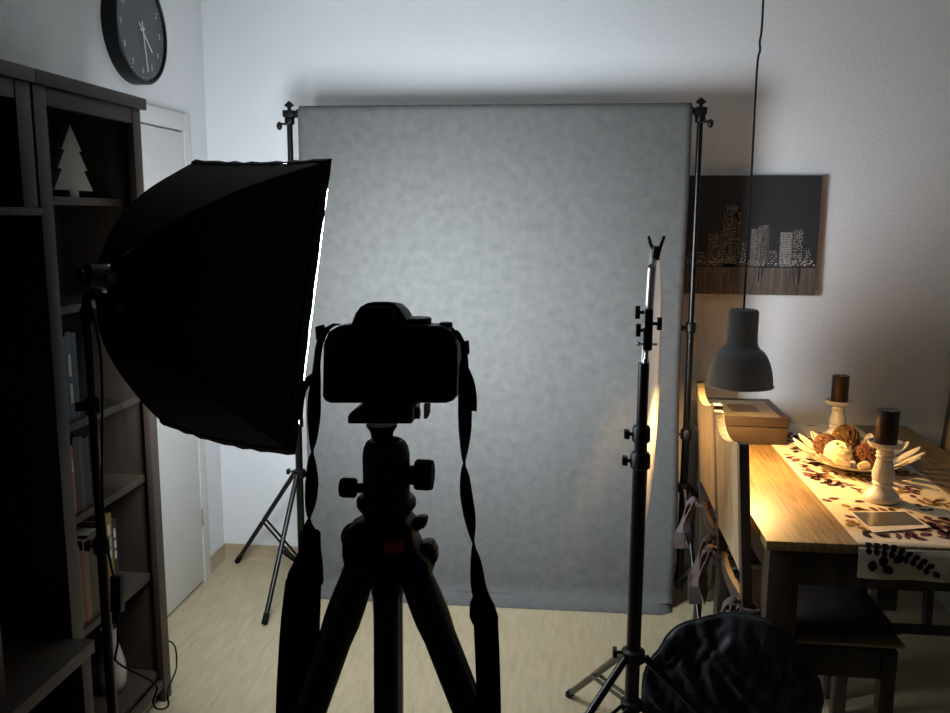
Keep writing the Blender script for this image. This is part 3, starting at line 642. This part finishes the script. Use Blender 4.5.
for i in range(85):
    key = rr.choice(['leafp', 'leafb', 'leafb', 'leafp', 'leafk']); x = rr.uniform(ru0, ru1); s = rr.uniform(.14, 1.42)
    sprig(key, x, s, rr.uniform(0, 6.28), rr.randint(1, 3), rr.uniform(.022, .048), rr.uniform(.006, .012), rr.uniform(.022, .034), rr.uniform(-.2, .2))
for i in range(26):
    a = -.6+i*.075; leaf('leafb', 1.03+.02*math.cos(i), .16+.02*math.sin(i*2), a, .10, .0016, 6)
for k, mb in lf.items(): mb.build('leaf_print', k, ru)['kind'] = 'stuff'

# box with a framed print on its lid
BXc = (.545, 3.248, .826, 3.60); zb = TZ+.0005
bxo = thing('keepsake_box', 'brown box with framed print on its lid at the far table end', 'box', (.69, 3.4, zb))
MB().box((BXc[0]+.003, BXc[1]+.003, zb), (BXc[2]-.003, BXc[3]-.003, zb+.066)).build('body', 'cardb', bxo, bev=.002)
ld = MB().box((BXc[0], BXc[1], zb+.069), (BXc[2], BXc[3], zb+.098)).build('lid', 'cardb', bxo, bev=.002)
w = .026
MB().box((BXc[0], BXc[1], zb+.0985), (BXc[2], BXc[1]+w*.6, zb+.104)).box((BXc[0], BXc[3]-w, zb+.0985), (BXc[2], BXc[3], zb+.104)).box((BXc[0], BXc[1]+w*.6, zb+.0985), (BXc[0]+w, BXc[3]-w, zb+.104)).box((BXc[2]-w, BXc[1]+w*.6, zb+.0985), (BXc[2], BXc[3]-w, zb+.104)).build('lid_frame', 'cardd', ld, bev=.001)
pr = MB().box((BXc[0]+w, BXc[1]+w*.6, zb+.0985), (BXc[2]-w, BXc[3]-w, zb+.1015)).build('print', 'cream', ld)
MB().box((.635, 3.350, zb+.1016), (.745, 3.490, zb+.1019)).build('print_motif', 'sepia', ld)

# petal dish
dc = V((.985, 2.985, TZ+.004)); dish = thing('petal_dish', 'white flower-shaped dish holding woven balls on the runner', 'dish', dc)
MB().lathe([(.05, 0), (.052, .002), (.10, .010), (.145, .026), (.146, .030), (.10, .015), (.05, .006)], dc, n=40).build('bowl', 'petal', dish, angle=60)
for i in range(18):
    a = 2*math.pi*i/18; u = V((math.cos(a), math.sin(a), 0)); tn = V((-u.y, u.x, 0)); g = MB()
    def pf(s, t, u=u, tn=tn):
        L = .075; wd = .020*math.sin(math.pi*(.12+.86*s))**.6 if s < 1 else .003
        r = .135+L*s*.95; z = .0255+.035*s+.010*s*s+.004*abs(2*t-1)
        return dc+u*r+tn*((2*t-1)*wd)+V((0, 0, z))
    g.grid(pf, 7, 4).build('petal', 'petal', dish, solid=.003, angle=80)
def woven(x, y, z, r, m, label, wide=.0017, n=34, flat=1.0):
    t = thing('woven_ball', label, 'ball', (x, y, z-r), 0, 'woven balls in the petal dish'); c = V((x, y, z)); q = random.Random(int(x*9999)+int(y*777))
    MB().ball(c, r*(.8 if m == 'pale' else .62), 14, 9).build('core', m if m == 'pale' else 'cardd', t)  # dark core under the brown strands paints the shade in the gaps
    g = MB()
    for i in range(n):
        ax = V((q.gauss(0, 1), q.gauss(0, 1), q.gauss(0, 1))).normalized(); u, w, _ = frame(ax); off = q.uniform(-.45, .45)*r; rr_ = math.sqrt(max(.1*r*r, r*r*.93-off*off))*q.uniform(.93, 1.0)
        g.tube([c+ax*off+(u*math.cos(k*2*math.pi/18)+w*math.sin(k*2*math.pi/18))*(rr_+.0015*math.sin(k*3+i)) for k in range(18)], wide, 5, closed=True)
    g.build('strands', m, t)
zt = dc.z+.012
woven(.90, 3.045, zt+.044, .042, 'rattan', 'dark brown woven ball nearest the box in the dish')
woven(.972, 3.065, zt+.066, .048, 'bronze', 'bronze woven ball, highest one in the middle of the dish')
woven(.912, 2.945, zt+.042, .043, 'pale', 'cream-white woven ball at the front of the dish', .0048, 20)
woven(1.0, 2.935, zt+.041, .042, 'rust', 'reddish brown woven ball just left of the near candle holder')
woven(1.052, 3.02, zt+.042, .04, 'olive', 'olive woven ball at the right behind the near candle holder')

def candle(x, y, lab, grp, sc=1.0):
    z = TZ+.0035; t = thing('candle_holder', 'white turned wooden candle holder '+lab, 'candle holder', (x, y, z), 0, 'white candle holders')
    prof = [(.052, 0), (.055, .004), (.055, .012), (.050, .020), (.036, .032), (.030, .040), (.028, .046), (.033, .052), (.029, .058), (.034, .068), (.0345, .082), (.029, .105), (.025, .120), (.0235, .126), (.029, .131), (.024, .137), (.028, .143), (.0235, .149), (.026, .154), (.030, .159)]
    MB().lathe([(r*.93, h*1.03*sc) for r, h in prof], (x, y, z), n=32).build('stem', 'chalk', t, angle=50)
    MB().lathe([(.026, .161), (.044, .165), (.050, .173), (.051, .181), (.048, .181), (.045, .175), (.020, .173)], (x, y, z+.1638*(sc-1)), n=36).build('drip_plate', 'chalk', t, angle=50)
    c0 = z+.1745+.1638*(sc-1); h = .103
    cd = thing('pillar_candle', 'dark brown pillar candle '+lab, 'candle', (x, y, c0), 0, 'brown pillar candles')
    MB().lathe([(.030, 0), (.031, .002), (.031, h-.003), (.029, h), (.018, h-.002), (.004, h-.004)], (x, y, c0), n=32).build('wax', 'candle', cd)
    MB().tube([(x, y, c0+h-.006), (x+.001, y, c0+h+.006), (x+.003, y, c0+h+.013)], .0013, 6).build('wick', 'wick', cd)
candle(.948, 2.625, 'in front of the petal dish', 0); candle(1.043, 3.40, 'behind the petal dish near the wall', 1, .78)
# glossy grey card with white border
pc = thing('photo_card', 'grey glossy card with white border lying on the near end of the runner', 'card', (.9, 2.42, TZ+.0045))
q4 = [onz(849, 513.5, TZ), onz(906, 513, TZ), onz(931, 529.5, TZ), onz(873, 534.5, TZ)]
def quad(mb, P, z0, z1): mb.add([V((p.x, p.y, z0)) for p in P]+[V((p.x, p.y, z1)) for p in P], [(3, 2, 1, 0), (4, 5, 6, 7), (0, 1, 5, 4), (1, 2, 6, 5), (2, 3, 7, 6), (3, 0, 4, 7)]); return mb
quad(MB(), q4, TZ+.0045, TZ+.0062).build('border', 'paper', pc)
cc = sum(q4, V())/4
q5 = [onz(852.5, 514.5, TZ), onz(905, 514, TZ), onz(924, 527, TZ), onz(867.5, 528.3, TZ)]
quad(MB(), q5, TZ+.0063, TZ+.0072).build('image_area', 'glossg', pc)

# ---------------------------------------------------------------- pendant lamp
PL = V((.570, 2.9, 0))
pd = thing('pendant_lamp', 'dark grey metal pendant lamp hanging low over the table edge', 'lamp', (PL.x, PL.y, 1.035))
zb0 = 1.050
outer = [(r*.965, h*.95) for r, h in [(.1115, 0), (.1125, .003), (.1085, .008), (.1075, .03), (.1035, .055), (.096, .082), (.085, .106), (.074, .121), (.067, .127), (.0625, .129), (.0530, .143), (.0505, .16), (.0500, .255), (.0480, .262), (.045, .266), (.006, .268)]]
MB().lathe(outer, (PL.x, PL.y, zb0), n=48, cap=False).build('shade', 'lampg', pd, solid=.0012, angle=40)
MB().lathe([(r-.003, h) for r, h in outer[1:13]]+[(.044, .238), (.005, .242)], (PL.x, PL.y, zb0), n=48, cap=False).build('inner_lining', 'liner', pd, angle=40)
MB().cyl((PL.x, PL.y, zb0+.092), (PL.x, PL.y, zb0+.235), .021, 16).build('socket', 'black', pd)
MT['bulb'] = emit('warm_bulb_glass', PENDANT_TINT, PENDANT_RADIANCE)
MB().lathe([(.013, .115), (.016, .105), (.026, .085), (.030, .066), (.026, .047), (.012, .038), (.001, .036)], (PL.x, PL.y, zb0-.015), n=20, cap=False).build('bulb', 'bulb', pd)
MB().tube(smooth([(PL.x, PL.y, zb0+.25), (PL.x+.001, PL.y, 1.7), (PL.x, PL.y, 2.05), (PL.x+.006, PL.y, 2.11), (PL.x+.004, PL.y, 2.14), (PL.x+.008, PL.y, 2.2), (PL.x+.004, PL.y, 2.5)]), .0034, 8).build('cord', 'black', pd)
MB().lathe([(.05, 0), (.052, -.004), (.045, -.04), (.01, -.05)], (PL.x+.004, PL.y, ZC), n=24).build('ceiling_rose', 'lampg', pd)

# ---------------------------------------------------------------- dining chairs
def make_chair(label):
    # stands at the origin, back along y, faces +x
    t = thing('dining_chair', label, 'chair', (0, 0, 0), 0, 'wooden dining chairs')
    def lean(z): return -.040*max(0, z-.45)/.55-.012*max(0, .45-z)/.45
    hw = .212
    for s in (-1, 1):
        y0, y1 = sorted((s*hw, s*(hw-.036))); pts = [0, .2, .45, .7, .9, 1.0]; g = MB()
        for a, b in zip(pts[:-1], pts[1:]):
            g.add([(lean(a)+dx, y, a) for dx, y in ((0, y0), (.026, y0), (.026, y1), (0, y1))]+[(lean(b)+dx, y, b) for dx, y in ((0, y0), (.026, y0), (.026, y1), (0, y1))],
                  [(0, 1, 5, 4), (1, 2, 6, 5), (2, 3, 7, 6), (3, 0, 4, 7)]+([(0, 3, 2, 1)] if a == 0 else [])+([(4, 5, 6, 7)] if b == 1.0 else []))
        g.build('back_post', 'frame_shaded', t)  # posts, rails and legs darker than the panel: painted shade, not stain
    n = 16; a_ = hw-.0365
    def panel(fz0, fz1, bow, thx, x0):
        g = MB(); vs = []
        for i in range(n+1):
            f = -1+2*i/n; z0, z1 = fz0(f), fz1(f); bo = -bow*(1-f*f)
            for z in (z0, z1):
                for dx in (0, thx): vs.append((lean(z)+x0+bo+dx, a_*f, z))
        fs = [(0, 1, 3, 2), (4*n, 4*n+2, 4*n+3, 4*n+1)]
        for i in range(n):
            k = 4*i; fs += [(k, k+2, k+6, k+4), (k+1, k+5, k+7, k+3), (k, k+4, k+5, k+1), (k+2, k+3, k+7, k+6)]
        return g.add(vs, fs)
    panel(lambda f: .625+.035*(1-f*f), lambda f: .999-.034*(1-f*f), .012, .0255, .0003).build('back_panel', 'chairw', t, bev=.001, seg=1)
    panel(lambda f: .50, lambda f: .55, .010, .018, .006).build('lower_rail', 'frame_shaded', t, bev=.001, seg=1)
    for s in (-1, 1):
        y0, y1 = sorted((s*.205, s*.165)); MB().box((.375, y0, 0), (.415, y1, .43)).build('front_leg', 'frame_shaded', t, bev=.002)
        y0, y1 = sorted((s*.20, s*.178)); MB().box((.031, y0, .345), (.374, y1, .43)).build('seat_rail', 'frame_shaded', t, bev=.001)
        MB().box((.031, y0, .16), (.374, y1, .19)).build('stretcher', 'frame_shaded', t, bev=.001)
    MB().box((.385, -.164, .345), (.408, .164, .43)).build('seat_rail', 'frame_shaded', t, bev=.001)
    MB().box((.028, -.215, .443), (.43, .215, .452)).build('seat', 'chairw', t, bev=.004)
    def cu(sg):
        def f(u, v):
            x = .045+.375*u; y = -.20+.40*v; e = min(1, 7*min(u, 1-u))*min(1, 7*min(v, 1-v)); e = max(0, e)**.5
            return V((x, y, .478+sg*(.024*e+.004*noise.noise(V((x*14, y*14, sg)))*e)))
        return f
    cs = MB().grid(cu(1), 18, 18).grid(cu(-1), 18, 18).build('cushion', 'cush', t, angle=180)
    for s, ex in ((-1, .02), (1, 0)):
        g = MB(); q = random.Random(3+s); y = s*(hw-.017)
        loop = [(-.010+lean(.53), y-.022, .535), (-.012+lean(.53), y+.022, .54), (.034, y+.022, .53), (.034, y-.022, .528)]
        g.tube(smooth(loop+[loop[0]], 4), .008, 7)
        g.ball((-.03, y+.004, .54), .017, 10, 8, (1, .9, 1.2))
        for k in range(3):
            dx, dy = -.030-.012*k, (.014*(k-1)); L = (.17, .13, .20)[k]
            rows = []
            for i in range(9):
                f = i/8; ww = .007+.014*f
                an = .9*k+1.3*f+math.sin(f*7+k)*.5
                rows.append(((-.03+dx*min(1, f*2.2)*.7+.006*math.sin(f*9+k*2), y+dy*(1+f)+.006*math.sin(f*8+k), .545+(.02*math.sin(math.pi*min(1, f*2)))-L*f), (math.cos(an)*ww, math.sin(an)*ww, 0)))
            g.ribbon(rows, .004)
        g.build('cushion_tie', 'mauve', t, angle=60)
    return t
ch0 = make_chair('wooden dining chair with mauve tied cushion, nearest to the camera at the table')
ch0.location = (.503, 2.532, 0)
c2 = copy_tree(ch0); c2.location = (.516, 3.020, 0); c2['label'] = 'wooden dining chair with mauve ties right under the pendant lamp, beyond the nearest one'
c3 = copy_tree(ch0); c3.location = (1.437, 3.200, 0); c3.rotation_euler = (0, 0, math.pi); c3['label'] = 'dark wooden dining chair at the right edge on the far table side'

# pale upright cupboard at the right edge, behind the chair
cb = thing('low_cupboard', 'pale white cupboard at the right edge by the wall behind the chair', 'cupboard', (1.76, 3.60, 0))
MB().box((1.585, 3.46, 0), (1.98, YB-.018, 1.035)).build('body', 'wallwhite', cb, bev=.002)
MB().box((1.57, 3.44, 1.036), (1.995, YB-.016, 1.06)).build('top_board', 'wallwhite', cb, bev=.002)
for X in (1.588, 1.785):
    dd = MB().box((X, 3.445, .06), (X+.193, 3.459, 1.03)).build('door', 'wallwhite', cb, bev=.002)
    MB().ball((X+(.17 if X < 1.7 else .02), 3.433, .55), .012, 10, 8).build('knob', 'alum', dd)

# ---------------------------------------------------------------- skyline picture on the back wall
PY = YB-.032; pz0, pz1, pxa, pxb = 1.281, 1.768, .30, 1.013
pic = thing('wall_picture', 'dark canvas print of a city skyline at night on the back wall', 'picture', (.66, YB, pz0))
MB().box((pxa, PY, pz0), (pxb, YB-.0005, pz1)).build('canvas', 'canvas', pic, bev=.0015, seg=1)
hz = 1.398
MB().box((pxa+.001, PY-.0005, pz0+.001), (pxb-.001, PY-.0002, hz-.004)).build('river_print', 'canvw', pic)
MB().box((pxa+.001, PY-.0006, hz-.004), (pxb-.001, PY-.0002, hz)).build('quay_print', 'bk_black', pic)
low_, dk, lt = MB(), MB(), MB(); q = random.Random(5)
def bld(x0, x1, z1, mb=dk, dens=.5, rows=None):
    mb.box((x0, PY-.0006, hz), (x1, PY-.0002, z1)); c = .0062; z = hz+.012
    while z < z1-.004:
        x = x0+.003
        while x < x1-.004:
            if q.random() < dens: lt.box((x, PY-.0009, z), (x+q.uniform(.002, .004), PY-.0007, z+.0026))
            x += c
        z += .0068
bld(.306, .40, 1.47, dens=.35); bld(.40, .47, 1.53, dens=.3); bld(.47, .515, 1.452, dens=.4); bld(.52, .575, 1.455, dens=.4)
bld(.572, .63, 1.535, dens=.5); bld(.630, .70, 1.62, dens=.45); bld(.640, .69, 1.648, dens=.55); bld(.655, .672, 1.658, dens=.9)
bld(.705, .735, 1.50, dens=.5); bld(.745, .772, 1.552, low_, .35); bld(.774, .818, 1.562, low_, .3); bld(.785, .815, 1.568, low_, .9)
bld(.82, .855, 1.468, dens=.5); bld(.862, .912, 1.54, low_, .85); bld(.914, .955, 1.556, dens=.6); bld(.89, .892, 1.572, dens=0); bld(.96, .99, 1.475, dens=.6); bld(.968, .9695, 1.51, dens=0)
for i in range(150):
    x = q.uniform(.31, 1.0); z = hz+q.uniform(.002, .026); lt.box((x, PY-.0014, z), (x+q.uniform(.002, .007), PY-.0012, z+q.uniform(.0015, .004)))
for i in range(60):
    x = q.choice([q.uniform(.57, .70), q.uniform(.74, .82), q.uniform(.86, .98), q.uniform(.31, 1.0)]); L = q.uniform(.02, .085)
    low_.box((x, PY-.0012, hz-.006-L), (x+q.uniform(.0015, .006), PY-.0010, hz-.006))
for mb_, nm_, m_ in ((dk, 'building_print', 'canv2'), (low_, 'building_print', 'canv3'), (lt, 'window_print', 'canvl')): mb_.build(nm_, m_, pic)['kind'] = 'stuff'
